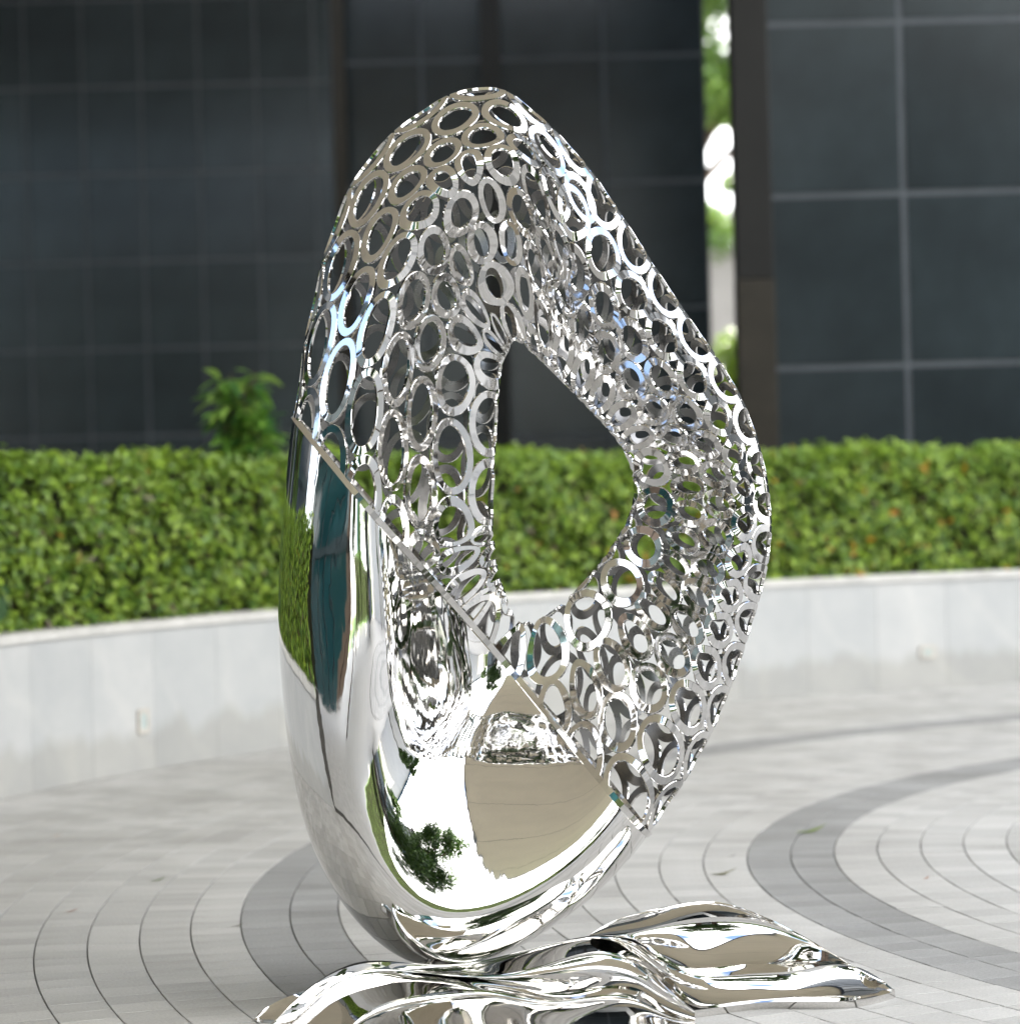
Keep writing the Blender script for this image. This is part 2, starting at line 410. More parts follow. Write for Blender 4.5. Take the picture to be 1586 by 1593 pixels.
HT = 2.0
hedge = empty('hedge', arc(RW + 0.9, rad(130), WALL_H))
tag(hedge, 'clipped green hedge with a few orange leaves in the curved planter', 'hedge')
vs, fs = [], []
nh = 90
for i in range(nh + 1):
    a = A0 + (A1 - A0) * i / nh
    prof = [(RW + 0.34, WALL_H - 0.02), (RW + 0.30, WALL_H + 0.5), (RW + 0.33, HT - 0.14), (RW + 0.45, HT - 0.09), (RW + 1.45, HT - 0.09), (RW + 1.6, WALL_H)]
    for r, z in prof: vs.append(arc(r + random.uniform(-0.03, 0.03), a, z + random.uniform(-0.02, 0.02)))
    if i:
        b = (i - 1) * 6
        for k in range(5): fs.append((b + k, b + k + 1, b + 7 + k, b + 6 + k))
link('twig_core', pyd('twig_core', vs, fs), CORE, hedge)
def hedge_leaves():
    Ps, Ns, Ls, Cs = [], [], [], []
    n = 32000
    a = rng.uniform(A0, A1, n); z = rng.uniform(WALL_H + COP_H - 0.06, HT + 0.03, n)
    lump = 0.05 * np.sin(a * 31 + z * 5) + 0.04 * np.sin(a * 73 - z * 9) + 0.03 * np.sin(z * 17 + a * 19)
    dep = np.abs(rng.normal(0, 0.085, n)); r = RW + 0.13 + lump * 0.8 + dep
    z = z - 0.0
    N = np.stack([-np.cos(a), -np.sin(a), np.full(n, 0.55)], 1) + rng.normal(0, 0.55, (n, 3))
    Ps.append(np.stack([PC.x + r * np.cos(a), PC.y + r * np.sin(a), z], 1)); Ns.append(N)
    Ls.append(rng.uniform(0.045, 0.115, n)); c = green_cols(n, (0.065, 0.14, 0.02), (0.29, 0.41, 0.05), yellow=0.016, orange=0.006)
    un = rng.random(n); c[(a < rad(128)) & (un < 0.022)] = np.array((0.50, 0.24, 0.02)); c[(un > 0.97)] = np.array((0.10, 0.075, 0.04))
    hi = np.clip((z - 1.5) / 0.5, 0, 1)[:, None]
    Cs.append(c * (1 - 0.35 * hi) + np.array((0.19, 0.32, 0.045)) * 0.35 * hi)     # sunlight on the hedge top put into the leaf colour
    n = 15000
    a = rng.uniform(A0, A1, n); r = rng.uniform(RW + 0.12, RW + 1.55, n)
    z = HT - 0.05 + 0.045 * np.sin(a * 41 + r * 3) + 0.03 * np.sin(a * 90 - r * 6) + rng.normal(0, 0.035, n)
    N = np.stack([rng.normal(0, 0.5, n), rng.normal(0, 0.5, n), np.full(n, 1.0)], 1)
    Ps.append(np.stack([PC.x + r * np.cos(a), PC.y + r * np.sin(a), z], 1)); Ns.append(N)
    Ls.append(rng.uniform(0.06, 0.125, n)); Cs.append(green_cols(n, (0.16, 0.27, 0.03), (0.33, 0.48, 0.06), 0.01, 0.002))  # top leaves paler still, their sunlit look put into the colour
    n = 160                                                     # broad leaves low at the left end
    a = rng.uniform(rad(158), rad(172), n); z = rng.uniform(1.0, 1.75, n); r = RW + 0.1 + np.abs(rng.normal(0, 0.06, n))
    N = np.stack([-np.cos(a), -np.sin(a), np.full(n, 0.3)], 1) + rng.normal(0, 0.4, (n, 3))
    Ps.append(np.stack([PC.x + r * np.cos(a), PC.y + r * np.sin(a), z], 1)); Ns.append(N)
    Ls.append(rng.uniform(0.13, 0.22, n)); Cs.append(green_cols(n, (0.03, 0.075, 0.03), (0.06, 0.12, 0.05)))
    o = leaf_cloud('foliage', np.concatenate(Ps), np.concatenate(Ns), np.concatenate(Ls), np.concatenate(Cs), LEAF, hedge)
    tag(o, kind='stuff')
hedge_leaves()

# leafy shrub rising behind the hedge at the left
def big_leaf_mesh():
    vs, fs = [], []
    for i in range(7):
        t = i / 6; w = 0.17 * math.sin(math.pi * min(1, t * 0.97 + 0.03)) ** 0.8 * (1 - 0.35 * t)
        zc = -0.28 * t * t
        vs += [(t, -w, zc + 0.05 * math.sin(math.pi * t)), (t, 0, zc), (t, w, zc + 0.05 * math.sin(math.pi * t))]
        if i:
            b = (i - 1) * 3; fs += [(b, b + 1, b + 4, b + 3), (b + 1, b + 2, b + 5, b + 4)]
    me = pyd('leaf', vs, fs); at = me.color_attributes.new('leafcol', 'FLOAT_COLOR', 'POINT')
    return me
sh_base = at_y(375, 700, 19.2); sh_base.z = 1.1
shrub = empty('leafy_shrub', sh_base); tag(shrub, 'leafy green shrub rising above the hedge left of the sculpture', 'shrub')
lmeshes = []
for c in ((0.11, 0.24, 0.035), (0.17, 0.34, 0.05), (0.28, 0.44, 0.09), (0.07, 0.19, 0.05)):
    me = big_leaf_mesh(); me.color_attributes['leafcol'].data.foreach_set('color', np.tile(np.array((*c, 1), dtype=np.float32), len(me.vertices)))
    me.materials.append(LEAF); lmeshes.append(me)
for s in range(16):
    top = at_y(random.uniform(340, 420), random.uniform(572, 655), 19.2 + random.uniform(-0.3, 0.3))
    b0 = sh_base + Vector((random.uniform(-.1, .1), random.uniform(-.1, .1), 0))
    pts = [b0.lerp(top, t) + Vector((0, 0, 0.08 * math.sin(math.pi * t))) for t in (0, .33, .66, 1)]
    tube('stem', pts, [0.012, 0.010, 0.008, 0.004], BARK, shrub, 6)
    for k in range(34):
        t = random.uniform(0.35, 1.0); p = b0.lerp(top, t)
        o = bpy.data.objects.new('leaf', random.choice(lmeshes)); COL.objects.link(o); o.parent = shrub
        o.location = p - sh_base; L = random.uniform(0.16, 0.28); o.scale = (L, L, L)
        o.rotation_euler = (random.uniform(-0.5, 0.5), random.uniform(-0.7, 0.5), random.uniform(0, 6.28))

# ------------------------------------------------------------------ the dark building behind
def tiled_wall(name, label, Y, px0, px1, ztop, jx, tw, jrow, th, parent=None):
    """granite wall facing the camera at depth Y; jx/jrow = photo pixel of one joint, tw/th = panel size in metres."""
    x0, x1 = at_y(px0, 690, Y).x, at_y(px1, 690, Y).x
    e = empty(name, ((x0 + x1) / 2, Y, 0)); tag(e, label, 'wall')
    box('wall_core', (x0, Y + 0.004, 0), (x1, Y + 0.4, ztop), GROUT, e)
    xj = at_y(jx[0], jx[1], Y).x; zj = at_y(jrow[0], jrow[1], Y).z
    g = 0.028
    i0 = math.floor((x0 - xj) / tw); i1 = math.ceil((x1 - xj) / tw)
    r0 = math.floor((0 - zj) / th); r1 = math.ceil((ztop - zj) / th)
    cache = {}
    for i in range(i0, i1):
        for r in range(r0, r1):
            a0, a1 = max(x0, xj + i * tw) + g, min(x1, xj + (i + 1) * tw) - g
            b0, b1 = max(0, zj + r * th) + g, min(ztop, zj + (r + 1) * th) - g
            if a1 - a0 < 0.05 or b1 - b0 < 0.05: continue
            key = (round(a1 - a0, 3), round(b1 - b0, 3))
            if key not in cache:
                vs, fs = box_data((0, 0, 0), X_, Y_, Z_, (a1 - a0) / 2, 0.02, (b1 - b0) / 2)
                me = pyd('granite_panel', vs, fs); me.materials.append(GRANITE); cache[key] = me
            o = bpy.data.objects.new('granite_panel', cache[key]); COL.objects.link(o); o.parent = e
            o.location = Vector(((a0 + a1) / 2, Y + 0.012, (b0 + b1) / 2)) - e.location
            o.rotation_euler = (random.uniform(-.004, .004), 0, random.uniform(-.004, .004))
    return e
tiled_wall('granite_wall', 'far dark granite wall of tall panels behind the hedge at the left', 49.5, -3600, 560, 12.4, (222, 270), 90 * 49.5 / FPX, (222, 270), 136 * 49.5 / FPX)
tiled_wall('granite_wall', 'dark granite wall of wide panels behind the top of the sculpture', 34.0, 528, 1111, 12.4, (943, 285), 283 * 34 / FPX, (943, 284), 196 * 34 / FPX)
tiled_wall('granite_wall', 'near dark granite wall of large panels at the right', 25.0, 1190, 4600, 12.4, (1405, 300), 390 * 25 / FPX, (1405, 300), 267 * 25 / FPX)
def column(px0, px1, Y, mats, split_py, label, ztop=12.4):
    x0, x1 = at_y(px0, 400, Y).x, at_y(px1, 400, Y).x
    w = (x1 - x0) / 2
    e = empty('column', ((x0 + x1) / 2, Y, 0)); tag(e, label, 'column')
    zs = at_y(px0, split_py, Y).z if split_py else 0.3
    box('base_cladding', (x0 - 0.004, Y - w - 0.004, 0), (x1 + 0.004, Y + w + 0.004, zs), mats[1], e, 0.01)
    box('shaft', (x0, Y - w, zs), (x1, Y + w, ztop), mats[0], e, 0.012)
column(1143, 1200, 24.0, (COL_DARK, COL_BROWN), 437, 'thick dark column with brown lower cladding beside the bright gap')
column(755, 787, 33.0, (COL_DARK, COL_DARK), None, 'dark column behind the peak of the sculpture')
column(524, 545, 33.2, (COL_BROWN, COL_BROWN), None, 'slim brown column left of the sculpture peak')

# tower overhead (out of frame; sized to shade the plaza) and the cream canopy reflected in the steel
BOUNCE_SOFFIT = mat_plain('pale_bounce_soffit', (0.50, 0.53, 0.56), 0.7, 0.06, 0.6)
tower = empty('shade_tower', (-12, 38, 12.4)); tag(tower, 'unseen dark glass tower over the granite walls, sized to shade the plaza', 'building')
GLASS_D = mat_plain('dark_tower_glass', (0.03, 0.04, 0.05), 0.1, 0.2, 0.3, 0.6)
box('tower_body', (-42, 24, 12.4), (23.5, 52, 58), GLASS_D, tower)
box('bounce_soffit', (-41.8, 24.2, 12.36), (23.3, 51.8, 12.395), BOUNCE_SOFFIT, tower)  # pale underside added to bounce light on to the granite walls
for zz in np.arange(13.0, 58, 3.3):
    box('spandrel', (-42, 23.9, zz), (23.5, 23.98, zz + 0.7), COL_DARK, tower)
for xx in np.arange(-42, 23.6, 2.9):
    box('mullion', (xx - 0.05, 23.82, 12.5), (xx + 0.05, 23.9, 58), GROUT, tower)
CZ = 9.6
canopy = empty('canopy', (2, 12, CZ)); tag(canopy, 'cream panelled canopy over the plaza mirrored in the steel', 'canopy')
cpoly = [(-15.0, -9.0), (-0.8, -9.0), (3.8, 14.0), (3.8, 23.7), (-15.0, 23.7)]
prism('soffit_slab', cpoly, CZ + 0.02, CZ + 0.6, SOFFIT, canopy)
for i in range(len(cpoly)):
    a, b = Vector((*cpoly[i], 0)), Vector((*cpoly[(i + 1) % len(cpoly)], 0))
    d = (b - a).normalized(); nrm = Vector((d.y, -d.x, 0))
    vs, fs = box_data((a + b) / 2 + nrm * 0.06 + Z_ * (CZ + 0.30), d, nrm, Z_, (b - a).length / 2, 0.05, 0.36)
    link('fascia', pyd('fascia', vs, fs), SOFFIT_EDGE, canopy)
SEAM = mat_plain('soffit_seam', (0.30, 0.26, 0.19), 0.7, 0.1, 3)
for yy in np.arange(-6.6, 23, 4.8):
    box('seam', (-14.8, yy, CZ + 0.008), (-0.9 + (yy + 9) * 0.2 if yy < 14 else 3.7, yy + 0.025, CZ + 0.03), SEAM, canopy)
for x, y in ((-14.6, -8.6), (-14.6, 8.0), (-14.6, 23.2)):
    box('post', (x - 0.14, y - 0.14, 0), (x + 0.14, y + 0.14, CZ + 0.05), COL_DARK, canopy, 0.01)

# ------------------------------------------------------------------ beyond the gap: terrace, shrubs, sunlit trees
CONC = mat_plain('grey_terrace_concrete', (0.25, 0.245, 0.245), 0.8, 0.1, 1.5)
tz = at_y(1115, 395, 62).z; tx = at_y(1115, 395, 62).x
terr = empty('terrace_wall', (tx, 62, 0)); tag(terr, 'plain grey terrace wall seen through the narrow gap', 'wall')
box('wall_face', (tx - 5, 62, 0), (tx + 6, 62.5, tz), CONC, terr); box('coping', (tx - 5, 61.9, tz), (tx + 6, 62.6, tz + 0.12), CONC, terr)
def foliage_lump(name, label, c, rx, ry, rz, n, L, lo, hi, cat='shrub'):
    e = empty(name, (c[0], c[1], c[2] - rz)); tag(e, label, cat)
    d = rng.normal(size=(n, 3)); d /= np.linalg.norm(d, axis=1, keepdims=True)
    r = rng.random((n, 1)) ** 0.35 * (1 + 0.12 * np.sin(d[:, :1] * 9 + d[:, 2:] * 7))
    P = np.array(c) + d * r * np.array((rx, ry, rz))
    leaf_cloud('foliage', P, d + rng.normal(0, 0.6, (n, 3)) + np.array((0, 0, 0.4)), rng.uniform(L * .7, L * 1.3, n), green_cols(n, lo, hi), LEAF, e)['kind'] = 'stuff'
    tube('stem', [(c[0], c[1], 0 if c[2] - rz < 1 else c[2] - rz - 0.1), (c[0], c[1], c[2])], [0.07, 0.04], BARK, e, 6)
    return e
p = at_y(1122, 392, 61.7); foliage_lump('terrace_shrub', 'green shrub on the grey terrace wall inside the gap', (p.x, 62.3, p.z + 0.15), 1.2, 0.7, 0.5, 700, 0.16, (.06, .13, .02), (.14, .24, .04))
p = at_y(1125, 600, 54); foliage_lump('sunlit_shrub', 'bright yellow green shrub low in the gap above the hedge', (p.x, 54, 2.35), 1.7, 1.0, 2.4, 11000, 0.26, (.10, .17, .015), (.20, .30, .03))
def tree(name, label, base, H, crown_z, rx, rz, n, L, lo, hi, group=None):
    e = empty(name, base); tag(e, label, 'tree', group)
    bx, by, bz = base
    tp = [(bx, by, bz), (bx + 0.1, by, bz + H * .25), (bx - 0.05, by + 0.1, bz + H * .5), (bx + 0.1, by, bz + H * .8)]
    R = H * 0.025
    tube('trunk', tp, [R * 1.3, R, R * 0.8, R * 0.3], BARK, e, 9)
    P = []; Nn = []
    cl = 16 if n != 22000 or H != 17 else 40
    for i in range(cl):
        a = random.uniform(0, 6.28); rr = random.uniform(0.2, 0.85) * rx; zz = crown_z + random.uniform(-0.75, 0.8) * rz
        c = np.array((bx + rr * math.cos(a), by + rr * math.sin(a), bz + zz))
        if i < 7: tube('limb', [tp[2], tuple((np.array(tp[2]) + c) / 2 + np.array((0, 0, .2))), tuple(c)], [R * .5, R * .3, R * .12], BARK, e, 6)
        m_ = n // cl; d = rng.normal(size=(m_, 3)); d /= np.linalg.norm(d, axis=1, keepdims=True)
        q = c + d * (rng.random((m_, 1)) ** .5) * rx * random.uniform(.3, .46) * np.array((1, 1, .75))
        P.append(q); Nn.append(d + rng.normal(0, .6, (m_, 3)) + np.array((0, 0, .5)))
    P = np.concatenate(P); Nn = np.concatenate(Nn)
    leaf_cloud('crown', P, Nn, rng.uniform(L * .7, L * 1.3, len(P)), green_cols(len(P), lo, hi), LEAF, e)['kind'] = 'stuff'
    return e
p = at_y(1105, 90, 70)
tree('sunlit_tree', 'sunlit green tree at the top of the narrow gap', (p.x - 1.25, 70, 0), 18, 14.8, 4.2, 4.6, 22000, 0.32, (.06, .13, .02), (.16, .27, .045))
p = at_y(1090, 330, 78)
tree('sunlit_tree', 'slim sunlit tree lower in the gap against white sky', (p.x + 0.2, 78, 0), 11.5, 8.8, 1.5, 2.6, 6000, 0.24, (.08, .16, .02), (.2, .31, .05))

# ------------------------------------------------------------------ surroundings behind and beside the camera, seen only in the steel
LAWNM = GRASS
WHITEW = mat_plain('white_facade_render', (0.74, 0.72, 0.68), 0.7, 0.06, 0.5)
TEAL = mat_plain('teal_curtain_glass', (0.010, 0.040, 0.045), 0.08, 0.3, 0.4, 0.6)
TEALF = mat_plain('dark_teal_frame', (0.015, 0.03, 0.035), 0.4, 0.2, 1)
WINB = mat_plain('blue_window_glass', (0.03, 0.06, 0.09), 0.06, 0.2, 0.5, 0.7)
def curtain_block(name, label, lo, hi, body, frame, dx, dz, faces):
    e = empty(name, ((lo[0] + hi[0]) / 2, (lo[1] + hi[1]) / 2, lo[2])); tag(e, label, 'building')
    box('body', lo, hi, body, e)
    box('roof_cap', (lo[0] - .3, lo[1] - .3, hi[2] + 0.002), (hi[0] + .3, hi[1] + .3, hi[2] + .6), frame, e)
    for f in faces:
        for z in np.arange(lo[2] + dz, hi[2] - 0.3, dz):
            if f == 'x': box('floor_band', (hi[0] + .005, lo[1], z - .25), (hi[0] + .12, hi[1], z + .25), frame, e)
            else: box('floor_band', (lo[0], hi[1] + .005, z - .25), (hi[0], hi[1] + .12, z + .25), frame, e)
        if f == 'x':
            for y in np.arange(lo[1] + dx, hi[1] - .2, dx): box('mullion', (hi[0] + .002, y - .06, lo[2]), (hi[0] + .18, y + .06, hi[2]), frame, e)
        else:
            for x in np.arange(lo[0] + dx, hi[0] - .2, dx): box('mullion', (x - .06, hi[1] + .002, lo[2]), (x + .06, hi[1] + .18, hi[2]), frame, e)
    return e
curtain_block('glass_building', 'teal glass office block mirrored along the left edge of the sculpture', (-36, -4, 0), (-25, 7, 14), TEAL, TEALF, 2.0, 3.4, ('x',))
curtain_block('office_building', 'white office block with blue window bands mirrored in the steel', (-40, -62, 0), (-6, -50, 9), WHITEW, WINB, 3.0, 3.0, ('y',))
curtain_block('office_building', 'low pale building mirrored at the right of the steel', (30, -40, 0), (48, 14, 8), WHITEW, WINB, 3.0, 3.0, ())
lawn = link('lawn', pyd('lawn', [(-60, -34, -0.01), (60, -34, -0.01), (60, -16, -0.01), (-60, -16, -0.01)], [(0, 1, 2, 3)]), LAWNM); tag(lawn, kind='structure')
BROWN = mat_plain('brown_stone_cladding', (0.10, 0.07, 0.05), 0.5, 0.25, 0.6)
curtain_block('office_building', 'brown stone block mirrored in the left strip of the steel', (-36, -9, 0), (-27, -5, 16), BROWN, COL_DARK, 2.4, 3.4, ('x',))
curtain_block('office_building', 'dark glass block mirrored behind the trees', (-26, -48, 0), (-10, -36, 18), TEAL, COL_DARK, 2.4, 3.4, ('y',))
curtain_block('glass_building', 'dark green glass block added to cover bright sky at the outer left rim of the shell', (-44, 12, 0), (-33, 34, 17), GLASS_D, TEALF, 2.4, 3.4, ('x',))  # added block, keeps bright sky out of the shell's left reflection
curtain_block('office_building', 'black glass pavilion mirrored beside the tree in the bowl', (11, -19, 0), (19, -13, 11), GLASS_D, COL_DARK, 2.0, 3.4, ('y',))
for i, (x, y, H, lab) in enumerate(((7.5, -8.0, 17, 'dark leafy tree mirrored in the lower bowl of the steel'), (20, -26, 8, 'spreading tree mirrored right of the canopy edge'), (-13, -3, 8, 'round street tree mirrored in the left of the steel shell'), (-19, -13, 10, 'far tree mirrored in the left steel strip'), (22, -12, 9, 'small tree mirrored at the right rim'), (24, 6, 9, 'tree mirrored in the right side rings'), (-9, -19, 9, 'tall tree mirrored beside the dark bowl tree'), (26, 22, 10, 'tree mirrored far right beside the tower'), (-29, 24, 12, 'first dark tree mirrored at the far left edge'), (-30, 38, 13, 'second dark tree mirrored at the far left edge'), (-24, 22, 10, 'third dark tree mirrored at the far left edge'))):
    tree('plaza_tree', lab, (x, y, 0), H, H * (.52 if i == 0 else .60), H * (.30 if i == 0 else .30), H * (.36 if i == 0 else .32), 22000 if i == 0 else 4000, 0.42, (.03, .07, .015), (.09, .16, .03), 'trees around the plaza seen in reflection')
def far_hedge(label, x0, x1, y, h):
    e = empty('hedge', ((x0 + x1) / 2, y, 0)); tag(e, label, 'hedge')
    box('twig_core', (x0, y - .4, 0), (x1, y + .4, h - .1), CORE, e)
    n = int((x1 - x0) * 160)
    P = np.stack([rng.uniform(x0, x1, n), y + .45 + rng.normal(0, .06, n), rng.uniform(0, h, n)], 1)
    P2 = np.stack([rng.uniform(x0, x1, n), y + rng.uniform(-.5, .5, n), h + rng.normal(0, .05, n)], 1)
    N = rng.normal(0, .6, (2 * n, 3)); N[:n] += (0, 1, .4); N[n:] += (0, 0, 1)
    leaf_cloud('foliage', np.concatenate([P, P2]), N, rng.uniform(.1, .2, 2 * n), green_cols(2 * n, (.06, .13, .02), (.15, .25, .04)), LEAF, e)['kind'] = 'stuff'
far_hedge('low hedge across the lawn mirrored as a green line in the steel', -26, 28, -19, 3.6)

# ------------------------------------------------------------------ the sculpture
Y0 = 8.95
#        O (outer)      R (ridge)      I (inner)      front  back  kF   rR    spacing
ST = [((440, 850), (592, 800), (768, 800), .36, .34, .60, .86, 140),
      ((464, 610), (598, 570), (776, 610), .34, .32, .60, .86, 140),
      ((505, 400), (645, 400), (787, 553), .31, .30, .60, .84, 128),
      ((583, 237), (695, 312), (795, 535), .32, .28, .58, .82, 110),
      ((735, 138), (752, 272), (803, 530), .32, .27, .58, .82, 96),
      ((838, 182), (818, 275), (822, 545), .30, .26, .58, .82, 90),
      ((922, 272), (880, 370), (857, 577), .26, .26, .58, .82, 90),
      ((1010, 405), (965, 475), (905, 626), .26, .26, .58, .82, 90),
      ((1095, 530), (1048, 585), (948, 672), .26, .26, .58, .82, 88),
      ((1163, 645), (1112, 680), (976, 716), .25, .25, .58, .82, 76),
      ((1197, 790), (1140, 790), (985, 768), .25, .25, .58, .82, 63),
      ((1182, 920), (1118, 905), (968, 822), .26, .26, .58, .82, 65),
      ((1122, 1100), (1065, 1035), (927, 882), .29, .28, .56, .80, 80),
      ((1052, 1230), (985, 1125), (885, 928), .32, .30, 0.52, .80, 96),
      ((960, 1352), (895, 1185), (850, 956), .35, .32, 0.46, .78, 115),
      ((840, 1450), (790, 1205), (825, 966), .38, .34, 0.39, .76, 130),
      ((690, 1503), (708, 1205), (808, 967), .40, .36, 0.40, .76, 150),
      ((570, 1442), (655, 1165), (795, 948), .40, .36, 0.44, .78, 140),
      ((492, 1320), (622, 1085), (783, 912), .39, .36, 0.52, .76, 140),
      ((453, 1165), (607, 1000), (775, 880), .38, .36, 0.57, .82, 140),
      ((438, 1000), (597, 900), (770, 842), .37, .35, .60, .86, 140)]
NS = len(ST)
def lerp2(a, b, t): return (a[0] + (b[0] - a[0]) * t, a[1] + (b[1] - a[1]) * t)
# profile of the outer face: place and depth of the shoulder, depth of the middle, depth of the ridge
TYPE = {'T': (.30, .40, .80, 1.0, -.20), 'L': (.24, .64, .97, .93, -.12), 'B': (.25, .88, 1.0, .56, .10)}
WT = [(0, 1, 0), (.25, .75, 0), (.6, .4, 0), (.9, .1, 0)] + [(1, 0, 0)] * 8 + [(.75, 0, .25), (.4, 0, .6), (.1, 0, .9), (0, 0, 1), (0, 0, 1), (0, .2, .8), (0, .55, .45), (0, .85, .15), (0, 1, 0)]
ctrl = np.zeros((NS, 8, 3))
for i, (O, R, I, f, b, kF, rR, sp) in enumerate(ST):
    F = lerp2(O, R, kF)
    p1, d1, dF, dR, dM = [sum(w * TYPE[k][q] for w, k in zip(WT[i], 'TLB')) for q in range(5)]
    seq = [(O, 0.0), (lerp2(O, F, p1), -d1 * f), (F, -dF * f), (R, -dR * f), (lerp2(R, I, 0.55), dM * f),
           (I, 0.30 * b), (lerp2(I, O, 0.26), 0.90 * b), (lerp2(I, O, 0.72), 0.80 * b)]
    for j, (p, d) in enumerate(seq): ctrl[i, j] = at_y(p[0], p[1], Y0 + d)
def pspline_m(P):
    """second derivatives of the periodic cubic spline through rows of P (unit knots)."""
    n = len(P); A = np.zeros((n, n))
    for i in range(n): A[i, i] = 4; A[i, (i + 1) % n] += 1; A[i, (i - 1) % n] += 1
    rhs = 6 * (np.roll(P, -1, 0) - 2 * P + np.roll(P, 1, 0))
    return np.linalg.solve(A, rhs.reshape(n, -1)).reshape(P.shape)
def pspline_eval(P, M2, s):
    n = len(P); s = np.asarray(s) % n; i = np.floor(s).astype(int) % n; t = (s - np.floor(s)); j = (i + 1) % n
    sh = (-1,) + (1,) * (P.ndim - 1); t = t.reshape(sh); a = 1 - t
    return a * P[i] + t * P[j] + ((a ** 3 - a) * M2[i] + (t ** 3 - t) * M2[j]) / 6
# fine table S[s, t]: s along the loop, t = fraction of arc length around the section
NSF, NTF = 840, 256
Mloop = pspline_m(ctrl)
S_ctrl = pspline_eval(ctrl, Mloop, np.arange(NSF) * NS / NSF)               # NSF x 8 x 3
# light smoothing along the loop to even out the hand-read stations
for _ in range(60):
    S_ctrl = 0.5 * S_ctrl + 0.25 * (np.roll(S_ctrl, 1, 0) + np.roll(S_ctrl, -1, 0))
TAB = np.zeros((NSF, NTF, 3))
# share of the turn taken by the outer face, so that the ridge runs between two chains of rings
TR = [.286, .286, .286, .286, .28, .25, .205, .2, .2, .2, .2, .2, .205, .215, .24, .26, .28, .286, .286, .286, .286]
tR = np.interp(np.arange(NSF) * NS / NSF, np.arange(NS + 1), TR + TR[:1])
for _ in range(400): tR = 0.5 * tR + 0.25 * (np.roll(tR, 1) + np.roll(tR, -1))
for i in range(NSF):
    P = S_ctrl[i]
    # centripetal-ish knots: resample the closed spline by arc length
    c = pspline_eval(P, pspline_m(P), np.linspace(0, 8, 801)[:-1])
    d = np.linalg.norm(np.roll(c, -1, 0) - c, axis=1); L = np.concatenate([[0], np.cumsum(d)])
    cc = np.vstack([c, c[:1]]); tt = np.interp(np.arange(NTF) / NTF, [0, tR[i], 1], [0, L[300], L[-1]])
    for k in range(3): TAB[i, :, k] = np.interp(tt, L, cc[:, k])
DU = np.roll(TAB, -1, 0) - np.roll(TAB, 1, 0); DV = np.roll(TAB, -1, 1) - np.roll(TAB, 1, 1)
NRM = np.cross(DU, DV); NRM /= np.linalg.norm(NRM, axis=2, keepdims=True) + 1e-12
cen = TAB.mean(1, keepdims=True)
if ((TAB - cen) * NRM).sum() < 0: NRM = -NRM
def lookup(T, s, t):
    """bilinear; s in stations, t in turns"""
    u = (np.asarray(s) * NSF / NS) % NSF; v = (np.asarray(t) % 1.0) * NTF
    i0 = np.floor(u).astype(int); j0 = np.floor(v).astype(int); fu = (u - i0)[..., None]; fv = (v - j0)[..., None]
    i0 %= NSF; i1 = (i0 + 1) % NSF; j0 %= NTF; j1 = (j0 + 1) % NTF
    return (1 - fu) * ((1 - fv) * T[i0, j0] + fv * T[i0, j1]) + fu * ((1 - fv) * T[i1, j0] + fv * T[i1, j1])

base_pt = at_z(690, 1520, 0.0)
sculp = empty('steel_sculpture', (base_pt.x, Y0, 0))
tag(sculp, 'mirror polished steel loop with lattice of rings on a wave shaped base', 'sculpture')

# cut plane: contains the view depth direction and the diagonal seen in the photograph
ca, cb = at_y(482, 683, Y0 - 0.15), at_y(992, 1284, Y0 - 0.15)
cdir = (cb - ca).normalized(); depth_dir = Vector((0, 1, -0.02)).normalized()
cnor = cdir.cross(depth_dir).normalized()
if cnor.z < 0: cnor = -cnor                     # points up and right, to the ring side

# closed solid shell below the cut
vs = TAB[::2, ::2].reshape(-1, 3); nu, nv = NSF // 2, NTF // 2
fs = [(i * nv + j, ((i + 1) % nu) * nv + j, ((i + 1) % nu) * nv + (j + 1) % nv, i * nv + (j + 1) % nv) for i in range(nu) for j in range(nv)]
me = pyd('solid_shell', vs, fs)
bm = bmesh.new(); bm.from_mesh(me)
bmesh.ops.recalc_face_normals(bm, faces=bm.faces[:])
g = bmesh.ops.bisect_plane(bm, geom=bm.verts[:] + bm.edges[:] + bm.faces[:], plane_co=ca, plane_no=cnor, clear_outer=True, dist=1e-6)
bnd = [e for e in bm.edges if e.is_boundary]
# ordered boundary loops for the rim
adj = {}
for e in bnd:
    a, b = e.verts; adj.setdefault(a, []).append(b); adj.setdefault(b, []).append(a)
loops, seen = [], set()
for v in list(adj):
    if v in seen: continue
    lp = [v]; seen.add(v); cur = v
    while True:
        nx = [w for w in adj[cur] if w not in seen]
        if not nx: break
        cur = nx[0]; seen.add(cur); lp.append(cur)
    if len(lp) > 20: loops.append([w.co.copy() for w in lp])
bm.to_mesh(me); bm.free()
shell = link('solid_shell', me, STEEL, sculp, smooth=True)
def resample_loop(pts, n):
    P = np.array([tuple(p) for p in pts] + [tuple(pts[0])]); d = np.linalg.norm(np.diff(P, axis=0), axis=1)
    L = np.concatenate([[0], np.cumsum(d)]); tt = np.linspace(0, L[-1], n, endpoint=False)
    return np.stack([np.interp(tt, L, P[:, k]) for k in range(3)], 1)
